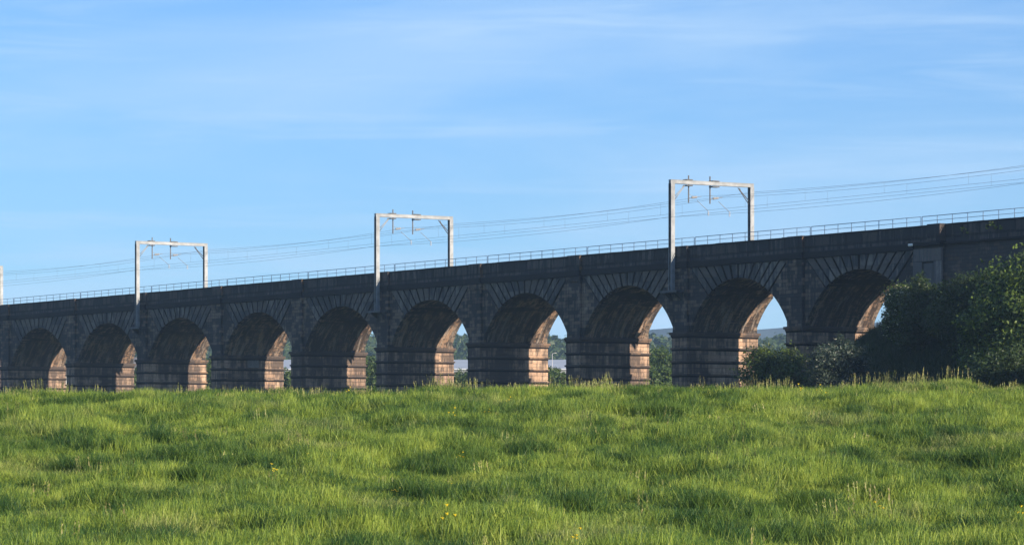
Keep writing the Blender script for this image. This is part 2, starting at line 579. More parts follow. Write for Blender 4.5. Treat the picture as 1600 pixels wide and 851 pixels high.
def pier_part(i, sl, wid, last=False):
    zb = float(min(ground(*vw(sl + 1, 0)[:2]), ground(*vw(sl + 1, DEP)[:2]))) - 1.0
    b = MB()
    b.box(sl, sl + wid, -0.3, DEP + 0.3, zb, Z_COR0)
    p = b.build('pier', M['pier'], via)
    z = 9.80
    while Z(z) > zb + 0.4:
        bands = MB()
        bands.box(sl - 0.13, sl + wid + 0.13, -0.43, DEP + 0.43, Z(z), Z(z) + 0.17)
        bands.bevel(0.03)
        bands.box(sl - 0.02, sl + wid + 0.02, -0.32, DEP + 0.32, Z(z) - 0.15, Z(z) + 0.01, 1)  # dark strip painting the shadow line below the band
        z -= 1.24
        bands.build('string_band', [M['band'], M['shade_line']], p)
    c = MB()
    c.box(sl - 0.10, sl + wid + 0.10, -0.40, DEP + 0.40, Z_COR0, Z_COR0 + 0.15)
    c.box(sl - 0.20, sl + wid + 0.20, -0.50, DEP + 0.50, Z_COR0 + 0.152, Z_COR1)
    c.bevel(0.03)
    c.box(sl - 0.03, sl + wid + 0.03, -0.33, DEP + 0.33, Z_COR0 - 0.16, Z_COR0 + 0.01, 1)  # dark strip painting the shadow line below the cornice
    c.build('cornice', [M['band'], M['shade_line']], p)
    # shaft of the pier between the arches, up to the string course, front and back
    for y0, y1 in ((-0.28, 0.10), (DEP - 0.10, DEP + 0.28)):
        u = MB()
        u.box(sl + 0.08, sl + wid - 0.08, y0, y1, Z_COR1, Z_STR0 - 0.55)
        u.bevel(0.02)
        u.build('pilaster', M['pilaster'], p)
        u = MB()
        u.box(sl + 0.02, sl + wid - 0.02, y0 - (0.06 if y0 < 1 else 0), y1 + (0.06 if y0 > 1 else 0), Z_STR0 - 0.54, Z_STR0 - 0.02)
        u.bevel(0.02)
        u.build('cap_stone', M['pilaster'], p)
    # pier of the parapet, standing proud of its face
    for y0, y1 in ((-0.30, 0.12), (DEP - 0.12, DEP + 0.30)):
        n = MB()
        n.box(sl + 0.1, sl + wid - 0.1, y0, y1, Z_STR1 + 0.003, Z_PAR + 0.014)
        n.bevel(0.02)
        cheek(n)
        n.build('parapet_pier', [M['parapet'], M['sunlit_cheek']], p)
    st = MB()
    st.box(sl + 0.0, sl + wid, -0.46, 0.0, Z_STR0 - 0.003, Z_STR1 + 0.002)
    st.bevel(0.03)
    st.build('string_block', M['string'], p)
    return p


def arch_part(i, a, b, ca, cb):
    """a, b springing stations; ca, cb ends of the bay (centre lines of the piers)"""
    hs = (b - a) / 2
    cx = (a + b) / 2
    R = (hs * hs + RISE * RISE) / (2 * RISE)
    zc = Z_COR1 + RISE - R
    th = math.asin(hs / R)
    N = 40
    arc = [(cx + R * math.sin(-th + 2 * th * k / N), zc + R * math.cos(-th + 2 * th * k / N)) for k in range(N + 1)]
    top = Z_STR0
    prof = [(ca, Z_COR1)] + arc + [(cb, Z_COR1), (cb, top), (ca, top)]
    UNDER.clear()
    UNDER.update(range(1, N + 1))
    m = MB()
    m.prism(prof, 0.36, DEP - 0.36, 0, 1)
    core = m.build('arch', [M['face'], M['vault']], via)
    fan = math.radians(33.5)
    nb = 12
    tops = [cx + (hs - 0.12) * (-1 + 2 * k / nb) for k in range(nb + 1)]
    angs = [fan * (-1 + 2 * k / nb) for k in range(nb + 1)]
    sub = 4
    rj = random.Random(40 + i)
    for side in (0, 1):
        y0, y1 = (0.0, 0.36) if side == 0 else (DEP - 0.36, DEP)
        v = MB()
        for k in range(nb):
            g0 = g1 = 0.125
            gb = 0.105
            pts = []
            t0, t1 = tops[k] + g0, tops[k + 1] - g1
            a0, a1 = angs[k] + gb / R, angs[k + 1] - gb / R
            for j in range(sub + 1):
                an = a0 + (a1 - a0) * j / sub
                pts.append((cx + R * math.sin(an), zc + R * math.cos(an)))
            pts += [(t1, top - 0.004), (t0, top - 0.004)]
            pr = rj.uniform(0.02, 0.07)
            v.bm.verts.ensure_lookup_table()
            n0 = len(v.bm.verts)
            v.prism(pts, y0 - (pr if side == 0 else 0), y1 + (pr if side else 0), 0)
            v.bm.verts.ensure_lookup_table()
            np_ = len(pts)
            v.bm.faces.ensure_lookup_table()
            nf = len(v.bm.faces)
            for e_ in (sub, sub + 2):   # joint faces of the block, groove shade painted black
                v.bm.faces[nf - np_ + e_].material_index = 1
            for e_ in range(sub):
                v.bm.faces[nf - np_ + e_].material_index = 2
            ring = [v.bm.verts[n0 + (np_ if side == 0 else 0) + q_] for q_ in range(np_)]
            if k:                       # floor of the joint, at the depth of the wall behind
                v.bm.faces.new((prev[sub], prev[sub + 1], ring[sub + 2], ring[0])).material_index = 1
            prev = ring
        v.build('voussoir_ring', [M['vous'], M['shade_line'], M['vault']], core)
        # plain walling from the ring down to the springing
        w = MB()
        w2 = MB()
        gl = 0.10
        lo = [(cx + R * math.sin(-th + (th - fan - gl / R) * k / 10), zc + R * math.cos(-th + (th - fan - gl / R) * k / 10)) for k in range(11)]
        w.prism([(ca, Z_COR1)] + lo + [(tops[0] - gl * 0.2, top - 0.004), (ca, top - 0.004)], y0, y1)
        hi = [(2 * cx - x, z) for x, z in lo[::-1]]
        w2.prism(hi + [(cb, Z_COR1), (cb, top - 0.004), (tops[-1] + gl * 0.2, top - 0.004)], y0, y1)
        w.build('spandrel_wall', M['pilaster'], core)
        w2.build('spandrel_wall', M['pilaster'], core)
    return core


piers = []
for i, sl in enumerate(PS):
    piers.append(pier_part(i, sl, PWID))
for i in range(len(PS)):
    a = PS[i] + PWID
    last = i == len(PS) - 1
    b = S_AB if last else PS[i + 1]
    ca = PS[i] + PWID / 2 + 0.004
    cb = S_AB + 0.4 if last else PS[i + 1] + PWID / 2 - 0.004
    arch_part(i, a, b, ca, cb)
# lighter repair on the pier seen under the fourth arch
sl = PS[4]
m = MB().box(sl + PWID - 0.01, sl + PWID + 0.035, 3.3, 4.6, Z(11.5), Z(12.4))
SL0 = PS[0] + PWID / 2

for y0, y1 in ((-0.22, 0.5), (DEP - 0.5, DEP + 0.22)):
    m = MB()
    m.box(SL0, S_AB, y0, y1, Z_STR0 + 0.001, Z_STR1)
    m.bevel(0.05)
    m.build('string_course', M['string'], via)
m = MB()
m.box(SL0, S_END, 0.5, DEP - 0.5, Z_STR0 + 0.002, Z_STR1 - 0.15)
m.build('track_bed', M['ballast'], via)
for y0, y1 in ((0.02, 0.46), (DEP - 0.46, DEP - 0.02)):
    m = MB()
    m.box(SL0, S_END, y0, y1, Z_STR1 + 0.001, Z_PAR - 0.16)
    pp = m.build('parapet', M['parapet'], via)
    m = MB()
    rc = random.Random(3)
    x = SL0
    while x < S_END:                    # coping stones, very slightly uneven
        l = rc.uniform(1.3, 1.7)
        dz = rc.uniform(-0.012, 0.012)
        m.box(x + 0.008, min(x + l, S_END) - 0.008, y0 - 0.06, y1 + 0.06, Z_PAR - 0.158, Z_PAR + dz)
        x += l
    m.build('coping', M['string'], pp)

# abutment: broad pilaster with a sunk panel, then rubble walling
zb = Z(6.0)
ab = MB()
x0, x1 = S_AB, S_AB2
ab.box(x0, x1, -0.2, DEP + 0.2, zb, Z_STR0 + 0.3)
abut = ab.build('abutment', M['rubble'], via)
fr = MB()
pz = Z(16.35)
w = x1 - x0
fr.box(x0 + 0.1, x0 + w * 0.33, -0.42, -0.2, zb, pz)
fr.box(x0 + w * 0.72, x1 - 0.05, -0.42, -0.2, zb, pz)
fr.box(x0 + 0.1, x1 - 0.05, -0.42, -0.2, pz + 0.003, Z_STR0 + 0.05)
fr.bevel(0.03)
fr.build('panel_frame', M['panel'], abut)
pn = MB().box(x0 + w * 0.33 + 0.12, x0 + w * 0.72 - 0.12, -0.34, -0.19, zb, pz - 0.14)
pn.bevel(0.03)
pn.build('panel', M['panel'], abut)
cp = MB().box(x0 - 0.1, x1 + 0.1, -0.62, 0.3, Z_STR0 + 0.31, Z_STR1 + 0.002)
cp.bevel(0.05)
cp.build('string_block', M['string'], abut)
pk = MB().box(x1 - 1.7, x1 + 0.0, -0.62, 0.12, Z_STR1 + 0.004, Z_PAR + 0.016)
pk.bevel(0.02)
cheek(pk)
pk.build('parapet_pier', [M['parapet'], M['sunlit_cheek']], abut)
tg = MB().box(x0 - 0.25, x0 + 0.35, -0.72, -0.225, Z_STR0 + 0.32, Z_STR0 + 0.55)
tg.bevel(0.06)
tg.build('patch', M['white'], abut)
wl = MB().box(x1 + 0.002, S_END, 0.0, DEP, zb, Z_STR0 + 0.3)
wing = wl.build('wing_wall', M['rubble'], via)
sc_ = MB().box(x1 + 0.11, S_END, -0.30, 0.3, Z_STR0 + 0.31, Z_STR0 + 0.52)
sc_.bevel(0.04)
sc_.build('string_course', M['string'], wing)
m = MB().box(x1 + 0.1, S_END, 0.003, 0.5, Z_STR0 + 0.53, Z_STR1 - 0.001)
m.build('parapet_base', M['parapet'], wing)
pt = MB().box(PS[4] + PWID - 0.02, PS[4] + PWID + 0.03, 3.2, 4.7, Z(10.05), Z(10.95))
pt.build('cement_patch', M['patch'], via)

# ------------------------------------------------------------------ railing on the near parapet
ends = [PS[0] + PWID / 2] + [p + PWID + 0.4 for p in PS[1:]] + [S_AB + 0.4, S_AB + 14.5, S_AB + 29]
ordn = ['', 'first', 'second', 'third', 'fourth', 'fifth', 'sixth', 'seventh', 'eighth', 'ninth', 'tenth', 'eleventh']
nb = len(ends) - 1
for i in range(nb):
    a, b = ends[i] + 0.09, ends[i + 1] - 0.09
    L = b - a
    r = empty('handrail', vw(a, 0.32, Z_PAR), ROT)
    k = nb - 3 - i               # arches counted from the bushes
    if i == nb - 2:
        lab = 'blue-grey tubular handrail on the parapet above the panelled abutment'
    elif i == nb - 1:
        lab = 'blue-grey tubular handrail on the parapet at the far right above the big tree'
    else:
        lab = 'thin blue-grey handrail on the parapet over the %s arch from the bushes' % ordn[k + 1]
    tag(r, lab, 'railing', 'handrails along the parapet')
    n = max(4, int(round(L / 2.0)))
    for j in range(n + 1):
        xx = L * j / n
        MB().tube((xx, 0, -0.05), (xx, 0, 0.78), 0.032, 6).build('post', M['rail'], r)
    MB().tube((0, 0, 0.79), (L, 0, 0.79), 0.032, 6).build('top_rail', M['rail'], r)
    MB().tube((0, 0, 0.40), (L, 0, 0.40), 0.024, 6).build('mid_rail', M['rail'], r)

# ------------------------------------------------------------------ catenary portals
Z_BR = Z(15.35)
Z_TOP = Z(25.75)
Y_N, Y_F = -0.80, DEP + 0.80


def make_portal(px, label, off=None):
    s = s_of(px, Y_N if off is None else off) - S0
    root = empty('catenary_portal', vw(s, (Y_N + Y_F) / 2, Z_BR), ROT)
    tag(root, label, 'gantry', 'catenary portals over the viaduct')
    H = Z_TOP - Z_BR
    c = (Y_N + Y_F) / 2
    for yy in (Y_N - c, Y_F - c):
        mm = MB()
        for sx in (-0.19, 0.19):
            mm.box(sx - 0.035, sx + 0.035, yy - 0.22, yy + 0.22, 0.0, H - 0.33)
            mm.box(sx - 0.10 if sx > 0 else sx + 0.036, sx - 0.036 if sx > 0 else sx + 0.10, yy - 0.22, yy - 0.19, 0.0, H - 0.33, 1)  # front flange in darker steel, its shade painted in
            mm.box(sx - 0.10 if sx > 0 else sx + 0.036, sx - 0.036 if sx > 0 else sx + 0.10, yy + 0.19, yy + 0.22, 0.0, H - 0.33)
        mm.box(-0.152, 0.152, yy - 0.15, yy - 0.13, 0.0, H - 0.335, 1)  # dark web standing in for the shade inside the mast
        mast = mm.build('mast', [M['steel'], M['dark_steel']], root)
        bt = MB()
        z = 0.5
        while z < H - 0.6:
            bt.box(-0.154, 0.154, yy - 0.225, yy - 0.19, z, z + 0.26)
            bt.box(-0.154, 0.154, yy + 0.19, yy + 0.225, z, z + 0.26)
            z += 1.35
        bt.build('batten_plate', M['dark_steel'], mast)
        # bracket that carries the mast on the pier
        sg = -1 if yy < 0 else 1
        br = MB()
        br.box(-1.35, 1.35, yy - 0.42, yy + 0.42, -0.22, -0.01)
        for bx in (-0.9, 0.9):
            q0, q1 = yy - 0.36 * sg * -1, yy
            ya, yb = sorted((yy + 0.35 * sg, yy - 0.42 * sg))
            br.hexa([(bx - 0.12, (-c - 0.02) if sg < 0 else yb - 0.02, -1.1), (bx + 0.12, (-c - 0.02) if sg < 0 else yb - 0.02, -1.1),
                     (bx + 0.12, (-c + 0.1) if sg < 0 else yb + 0.0, -1.1), (bx - 0.12, (-c + 0.1) if sg < 0 else yb + 0.0, -1.1),
                     (bx - 0.12, ya, -0.222), (bx + 0.12, ya, -0.222), (bx + 0.12, yb, -0.222), (bx - 0.12, yb, -0.222)])
        br.build('support_bracket', M['dark_steel'], root)
    bm_ = MB()
    ya, yb = Y_N - c - 0.22, Y_F - c + 0.22
    bm_.box(-0.17, 0.17, ya, yb, H - 0.29, H)
    bm_.box(-0.21, 0.21, ya, yb, H + 0.001, H + 0.035)
    bm_.box(-0.21, 0.21, ya, yb, H - 0.326, H - 0.291)
    bm_.build('beam', M['steel'], root)
    for sg in (-1, 1):
        kb = MB()
        y0 = (Y_N - c + 0.2) if sg < 0 else (Y_F - c - 0.2)
        y1 = y0 - sg * 1.35
        for off in (0.0, 0.34):
            kb.tube((0.0, y0, H - 2.0 + off), (0.0, y1 - sg * off * 0.0, H - 0.42), 0.04, 6)
        kb.tube((0.0, y1 + sg * 0.35, H - 0.75), (0.0, y1 + sg * 0.2, H - 0.42), 0.03, 6)
        kb.build('knee_brace', M['dark_steel'] if sg > 0 else M['steel'], root)
    for yd, sid in ((1.35, -1), (3.85, 1)):
        y = yd - c
        dr = MB()
        dr.box(-0.30, -0.22, y - 0.05, y + 0.05, H - 2.05, H + 0.55)
        dr.build('drop_tube', M['dark_steel'], root)
        cl = MB()
        y0, y1 = (y - 0.62, y + 0.1) if sid < 0 else (y - 0.1, y + 0.72)
        cl.box(-0.32, 0.30, y0, y1, H + 0.04, H + 0.13)
        cl.box(-0.32, 0.30, y0, y1, H - 0.50, H - 0.40)
        cl.build('clamp', M['dark_steel'], root)
        arm = MB()
        arm.tube((-0.26, y, H - 1.62), (-0.26, y + 1.45, H - 1.38), 0.03, 6)
        arm.tube((-0.26, y, H - 1.25), (-0.26, y + 0.9, H - 1.50), 0.02, 6)
        arm.tube((-0.26, y + 1.0, H - 1.8), (-0.26, y + 2.3, H - 2.75), 0.025, 6)
        ar = arm.build('registration_arm', M['steel'], root)
        ins = MB()
        for k in range(6):
            ins.tube((-0.26, y + 0.38 + k * 0.1, H - 1.55 + k * 0.016), (-0.26, y + 0.43 + k * 0.1, H - 1.54 + k * 0.016), 0.11, 8)
        for k in range(4):
            ins.tube((-0.26, y + 2.3, H - 2.75 - k * 0.12), (-0.26, y + 2.3, H - 2.81 - k * 0.12), 0.08, 8)
        ins.build('insulator', M['ceramic'], ar)
    return s


PORT = [make_portal(*a_) for a_ in (
    (1.5, 'grey steel catenary portal cut off by the left edge, only its far mast in view', Y_F),
    (214.5, 'small grey steel catenary portal near the left end of the viaduct'),
    (589, 'grey steel catenary portal at mid length, second largest of the gantries'),
    (1049.5, 'largest grey steel catenary portal, standing right of the middle'))]
step = PORT[3] - PORT[2]
s5 = PORT[3] + step
PX5 = s5
root5 = None
# the next portal to the right stands outside the photograph; it carries the wires
src = [o for o in C.objects if o.name.startswith('catenary_portal') and o.parent is None][-1]
nxt = copy_tree(src)
nxt.location = vw(s5, (Y_N + Y_F) / 2, Z_BR)
nxt['label'] = 'grey steel catenary portal beyond the right edge, carrying the wires onward'

# overhead wires
sup = [PORT[0] - step * 1.02] + PORT + [s5]


def wires(yw, label, rw=0.011):
    o = tag(empty('overhead_line', vw(sup[3], yw, Z(22.9)), ROT), label, 'overhead line', 'overhead lines above the tracks')
    mes, con, drp = [], [], MB()
    zb0 = Z(22.9)
    for a, b in zip(sup[:-1], sup[1:]):
        for k in range(24):
            t = k / 24
            x = a + (b - a) * t - sup[3]
            mes.append((x, 0, Z(24.35) - 4 * t * (1 - t) * 0.5 - zb0))
            con.append((x, 0, Z(23.0) - 4 * t * (1 - t) * 0.06 - zb0))
            if k in (3, 7, 12, 17, 21):
                drp.tube((x, 0, con[-1][2]), (x, 0, mes[-1][2]), 0.008, 4)
    MB().path(mes, rw, 5).build('messenger_wire', M['wire'], o)
    MB().path(con, rw, 5).build('contact_wire', M['wire'], o)
    drp.build('dropper_wires', M['wire'], o)
    return o


wires(2.75, 'twin overhead wires with droppers above the near track')
wires(5.3, 'twin overhead wires with droppers above the far track')


def single(yw, zz, sag, label):
    o = MB()
    pts = []
    for a, b in zip(sup[:-1], sup[1:]):
        for k in range(16):
            t = k / 16
            pts.append((a + (b - a) * t - sup[3], 0, -4 * t * (1 - t) * sag))
    o.path(pts, 0.011, 5)
    ob = o.build('return_wire', M['wire'])
    ob.location = vw(sup[3], yw, Z(zz))
    ob.rotation_euler = (0, 0, ROT)
    tag(ob, label, 'wire')


single(Y_N - 0.3, 22.25, 0.4, 'lowest single thin wire sagging along the near masts')
single(Y_F + 0.3, 25.0, 0.35, 'highest single thin wire running along the far masts')

# ------------------------------------------------------------------ foliage
def leaves(r, lobes, n, size, flat=0.35, clump=0.22, per=26, aspect=0.55):
    """n leaf faces gathered in clumps through the volume of the lobes; returns verts, quads"""
    lobes = np.asarray(lobes, float)
    vol = lobes[:, 3] * lobes[:, 4] * lobes[:, 5]
    nc = max(4, n // per)
    li = r.choice(len(lobes), nc, p=vol / vol.sum())
    d = r.normal(size=(nc, 3))
    d /= np.linalg.norm(d, axis=1)[:, None]
    rad = 0.35 + 0.65 * r.random(nc) ** 0.45
    rad *= 0.86 + 0.30 * r.random(nc)
    cen = lobes[li, :3] + d * rad[:, None] * lobes[li, 3:6]
    ci = r.integers(0, nc, n)
    sp = clump * np.cbrt(vol[li])[ci] * (0.6 + 0.8 * r.random(nc))[ci]
    p = cen[ci] + r.normal(size=(n, 3)) * sp[:, None] * np.array([1, 1, 0.7])
    out = p - lobes[li[ci], :3]
    out /= np.linalg.norm(out, axis=1)[:, None] + 1e-6
    nrm = out * 0.5 + r.normal(size=(n, 3)) * 0.55 + np.array([0, 0, flat])
    nrm /= np.linalg.norm(nrm, axis=1)[:, None]
    t = np.cross(nrm, r.normal(size=(n, 3)))
    t /= np.linalg.norm(t, axis=1)[:, None] + 1e-6
    b = np.cross(nrm, t)
    s = size * (0.55 + 0.9 * r.random(n))[:, None]
    w = s * aspect
    v = np.stack([p - t * s, p + b * w - t * s * 0.1 + nrm * s * 0.12, p + t * s, p - b * w - t * s * 0.1 + nrm * s * 0.12], 1).reshape(-1, 3)
    return v, np.arange(4 * n).reshape(n, 4)


def stems(r, h, rad, lobes, base_r=0.12, multi=1):
    m = MB()
    for k in range(multi):
        p = Vector((r.uniform(-.25, .25) * (multi > 1), r.uniform(-.25, .25) * (multi > 1), -0.4))
        top = Vector((r.uniform(-.1, .1) * h, r.uniform(-.1, .1) * h, h * 0.62))
        mid = p.lerp(top, 0.5) + Vector((r.uniform(-.04, .04) * h, r.uniform(-.04, .04) * h, 0))
        m.tube(p, mid, base_r, 7, base_r * 0.72)
        m.tube(mid, top, base_r * 0.72, 7, base_r * 0.35)
        for L in lobes[k::multi]:
            c = Vector(L[:3])
            st = mid.lerp(top, r.uniform(0.0, 0.8))
            e = st.lerp(c, 0.85)
            k2 = st.lerp(e, 0.5) + Vector((0, 0, 0.06 * h))
            m.tube(st, k2, base_r * 0.42, 5, base_r * 0.28)
            m.tube(k2, e, base_r * 0.28, 5, base_r * 0.1)
    return m


def lobes_for(r, h, w, n, low=0.15):
    L = []
    for k in range(n):
        a = 2 * math.pi * (k / n) + r.uniform(-0.5, 0.5)
        zf = r.uniform(low, 0.88)
        rr = w * 0.5 * (1 - abs(zf - 0.42) ** 1.5) * r.uniform(0.35, 0.72)
        s = w * r.uniform(0.17, 0.27)
        L.append((math.cos(a) * rr, math.sin(a) * rr, h * zf, s, s, min(s, h * 0.25) * r.uniform(0.75, 1.0)))
    L.append((0, 0, h * 0.5, w * 0.27, w * 0.27, h * 0.30))
    L.append((r.uniform(-.1, .1) * w, 0, h * 0.80, w * 0.18, w * 0.18, h * 0.17))
    return L


def plant(name, label, cat, X, Y, h, w, n, leaf, mat, seed, group=None, nl=9, low=0.15, multi=1, base_r=0.12, zb=None, blossom=None, **kw):
    r = np.random.default_rng(seed)
    pr = random.Random(seed)
    zb = float(ground(X, Y)) if zb is None else zb
    root = tag(empty(name, (X, Y, zb)), label, cat, group)
    L = lobes_for(pr, h, w * 1.12, nl, low)
    v, f = leaves(r, L, n, leaf, **kw)
    v[:, 2] = np.maximum(v[:, 2], 0.02)
    np_mesh('crown', v, f, mat, root)
    stems(pr, h, w, L, base_r, multi).build('trunk' if multi == 1 else 'stem', M['bark'], root)
    if blossom:
        bn, bs, bm = blossom
        c = np.array([l for l in L])
        li = r.integers(0, len(c), bn)
        d = r.normal(size=(bn, 3))
        d[:, 2] = abs(d[:, 2]) * 0.8 + 0.1
        d /= np.linalg.norm(d, axis=1)[:, None]
        p = c[li, :3] + d * c[li, 3:6] * 1.05
        vv, ff = [], []
        for k in range(bn):
            m = 7
            a = r.random(m) * 6.28
            q_ = p[k] + np.stack([np.cos(a), np.sin(a), r.random(m) * 0.4], 1) * bs * r.random(m)[:, None]
            for c_ in q_:
                o = len(vv)
                t = r.normal(size=3); t[2] *= 0.3
                t /= np.linalg.norm(t)
                b = np.cross(t, [0, 0, 1.0]); b /= np.linalg.norm(b) + 1e-6
                e = bs * 0.42
                vv += [c_ - t * e, c_ + b * e, c_ + t * e, c_ - b * e]
                ff.append((o, o + 1, o + 2, o + 3))
        np_mesh('blossom', np.array(vv), np.array(ff), bm, root)
    return root


def span(x0, x1, Y):
    return at((x0 + x1) / 2, Y), (x1 - x0) / 5407.0 * Y


def bush_at(name, label, cat, x0, x1, ytop, Y, n, leaf, mat, seed, **kw):
    X, w = span(x0, x1, Y)
    zb = float(ground(X, Y))
    h = up(ytop, Y) - zb
    return plant(name, label, cat, X, Y, h, w, n, leaf, mat, seed, **kw)


M['cream'] = plain('cream_blossom', (0.70, 0.68, 0.52), 0.7, 0, 0.15, 5.0)
# bushes in front of the viaduct
bush_at('round_bush', 'round dark bush with a yellow-green sunlit top in front of the last open arch', 'bush',
        1158, 1258, 546, 276, 34000, 0.11, M['bush'], 11, nl=18, low=0.05, multi=4, base_r=0.07)
bush_at('hawthorn_bush', 'grey-green blossoming hawthorn in shade below the bushy rightmost arch', 'bush',
        1266, 1364, 523, 280, 26000, 0.10, M['haw'], 12, nl=13, low=0.05, multi=4, base_r=0.07,
        blossom=(45, 0.12, M['cream']))
bush_at('elder_bush', 'tall elder bush with creamy flower heads covering the right side of the rightmost arch', 'bush',
        1379, 1456, 443, 287, 34000, 0.115, M['elder'], 13, nl=20, low=0.1, multi=4, base_r=0.09,
        blossom=(70, 0.22, M['cream']))
bush_at('dark_shrub', 'dark leafy shrub covering the foot of the panelled abutment', 'shrub',
        1402, 1482, 422, 283, 22000, 0.11, M['shrub'], 14, nl=10, low=0.1, multi=3, base_r=0.07)
bush_at('dark_shrub', 'dark spreading shrub at the foot of the rubble wall, right of the panel', 'shrub',
        1452, 1545, 428, 278, 22000, 0.11, M['shrub'], 15, nl=10, low=0.1, multi=3, base_r=0.07)
bush_at('dark_shrub', 'dark shrub against the rubble wall, partly behind the big tree', 'shrub',
        1515, 1600, 420, 275, 22000, 0.11, M['shrub'], 16, nl=10, low=0.1, multi=3, base_r=0.07)
bush_at('broadleaf_tree', 'large broadleaf tree with sunlit yellow-green sprays at the right edge', 'tree',
        1522, 1740, 356, 236, 70000, 0.125, M['tree'], 18, nl=34, low=0.08, multi=1, base_r=0.2, clump=0.2, per=34)
bush_at('low_scrub', 'low dark scrub under the big tree at the right edge', 'shrub',
        1510, 1640, 530, 229, 20000, 0.10, M['shrub'], 19, nl=10, low=0.1, multi=4, base_r=0.05)
bush_at('leafy_bush', 'leafy bush with sunlit tips against the left foot of the big tree', 'bush',
        1488, 1580, 462, 239, 24000, 0.115, M['tree'], 20, nl=14, low=0.1, multi=3, base_r=0.07)
# the hedgerow trees go on outside the photograph, towards the sun
for k, (X, Y, h_, w_) in enumerate(((48, 245, 13, 8), (55, 238, 14.5, 9), (46, 236, 12, 8), (64, 240, 11.5, 8), (62, 228, 14.5, 10), (52, 229, 13.5, 9), (44, 226, 11, 8), (78, 214, 13, 9), (72, 224, 10, 7), (84, 205, 15, 10), (66, 232, 8, 6), (90, 190, 15, 10), (78, 203, 14, 9), (44, 214, 11, 8), (40, 221, 9, 8),  (52, 205, 13, 9), (49, 222, 10, 8), (60, 196, 13, 10), (57, 212, 12, 9), (66, 214, 12, 9), (72, 198, 13, 10))):
    plant('hedgerow_tree', 'broadleaf tree in the hedgerow beyond the right edge of the view', 'tree', X, Y, h_, w_, 14000, 0.26, M['tree'], 30 + k,
          group='hedgerow trees outside the view', nl=14, base_r=0.2)

# weeds rooted in the parapet
for k, (px, py, n, sz, lab) in enumerate(((1552, 351, 150, 0.55, 'yellow-green weed tuft growing out of the parapet above the big tree'),
                                          (1506, 354, 50, 0.3, 'small sprig of weed on the parapet face, left of the larger tuft'))):
    r = np.random.default_rng(60 + k)
    s = s_of(px) - S0
    c = vw(s, -0.05, up(py + 3, 288))
    root = tag(empty('parapet_weed', c, ROT), lab, 'weed', 'weeds on the parapet')
    L = [(-sz, -0.12, 0.12, sz * .5, 0.14, 0.22), (0, -0.14, 0.2, sz * .5, 0.16, 0.26), (sz, -0.12, 0.1, sz * .6, 0.14, 0.2), (1.9 * sz, -0.1, -0.05, sz * .5, .12, .16)]
    v, f = leaves(r, L, n, 0.09, per=8)
    np_mesh('leaf_cluster', v, f, M['weed'], root)
    m = MB()
    for q_ in L:
        m.tube((0, 0.05, -0.15), (q_[0], q_[1], q_[2]), 0.015, 5, 0.006)
    m.build('stem', M['bark'], root)

# ------------------------------------------------------------------ beyond the viaduct
gaps = [('leftmost', 102), ('second from the left', 212), ('third from the left', 331), ('fourth from the left', 450), ('fifth from the left', 581),
        ('sixth from the left', 721), ('seventh from the left', 871), ('gap left of the largest gantry', 1032), ('gap beside the round bush', 1208)]
treeY = {  # gap: [(px, top row, width px, Y)]
    0: [(108, 572, 26, 640)],
    1: [(214, 566, 24, 600)],
    2: [(334, 556, 34, 560)],
    3: [(447, 574, 34, 540)],
    4: [(574, 546, 30, 545), (592, 556, 30, 530)],
    5: [(712, 574, 34, 520), (738, 578, 34, 512)],
    6: [(858, 574, 36, 505), (884, 580, 38, 498)],
    7: [(1014, 541, 40, 520), (1048, 543, 40, 508), (1032, 566, 34, 470)],
    8: [(1192, 551, 40, 470), (1222, 556, 44, 462)],
}
desc = ['feathery', 'rounded', 'low pale']
k = 0
for gi, lst in treeY.items():
    nm, _ = gaps[gi]
    where = ('through the %s arch opening' % nm) if gi < 7 else ('in the ' + nm)
    for j, (px, ty, wpx, Y) in enumerate(lst):
        k += 1
        X = at(px, Y)
        zb = float(ground(X, Y))
        h_ = max(3.0, up(ty, Y) - zb)
        lab = 'green %s tree seen %s%s' % (desc[j], where, '' if len(lst) == 1 else (', left' if j == 0 else (', right' if j == 1 else ', front')))
        plant('valley_tree', lab, 'tree', X, Y, h_, wpx / 5407 * Y * 1.55, 5200, 0.22, M['back'], 100 + k, group='trees beyond the arches', nl=9, low=0.1, base_r=0.12)

# warehouse with a long pale roof
Yw = 700.0
x0, x1 = at(432, Yw), at(905, Yw)
zg = float(ground((x0 + x1) / 2, Yw)) - 1.5
ze, zr = up(577.5, Yw), up(563.5, Yw + 18)
wh = tag(empty('warehouse', ((x0 + x1) / 2, Yw, zg)), 'long low warehouse with a pale grey roof seen through the middle arches', 'warehouse')
hw = (x1 - x0) / 2
m = MB().box(-hw, hw, 0, 36, 0, ze - zg - 0.05)
m.build('wall', M['cladding'], wh)
m = MB()
m.hexa([(-hw - .4, -.5, ze - zg), (hw + .4, -.5, ze - zg), (hw + .4, 18, zr - zg), (-hw - .4, 18, zr - zg),
        (-hw - .4, -.5, ze - zg + .25), (hw + .4, -.5, ze - zg + .25), (hw + .4, 18, zr - zg + .25), (-hw - .4, 18, zr - zg + .25)])
m.hexa([(-hw - .4, 18.01, zr - zg), (hw + .4, 18.01, zr - zg), (hw + .4, 36.5, ze - zg), (-hw - .4, 36.5, ze - zg),
        (-hw - .4, 18.01, zr - zg + .25), (hw + .4, 18.01, zr - zg + .25), (hw + .4, 36.5, ze - zg + .25), (-hw - .4, 36.5, ze - zg + .25)])
m.build('roof', M['roof'], wh)
for kx in range(-4, 5):
    MB().box(kx * 6.2 - 1.6, kx * 6.2 + 1.6, -0.08, 0.04, 0.05, 3.6).build('door', M['slate'], wh)

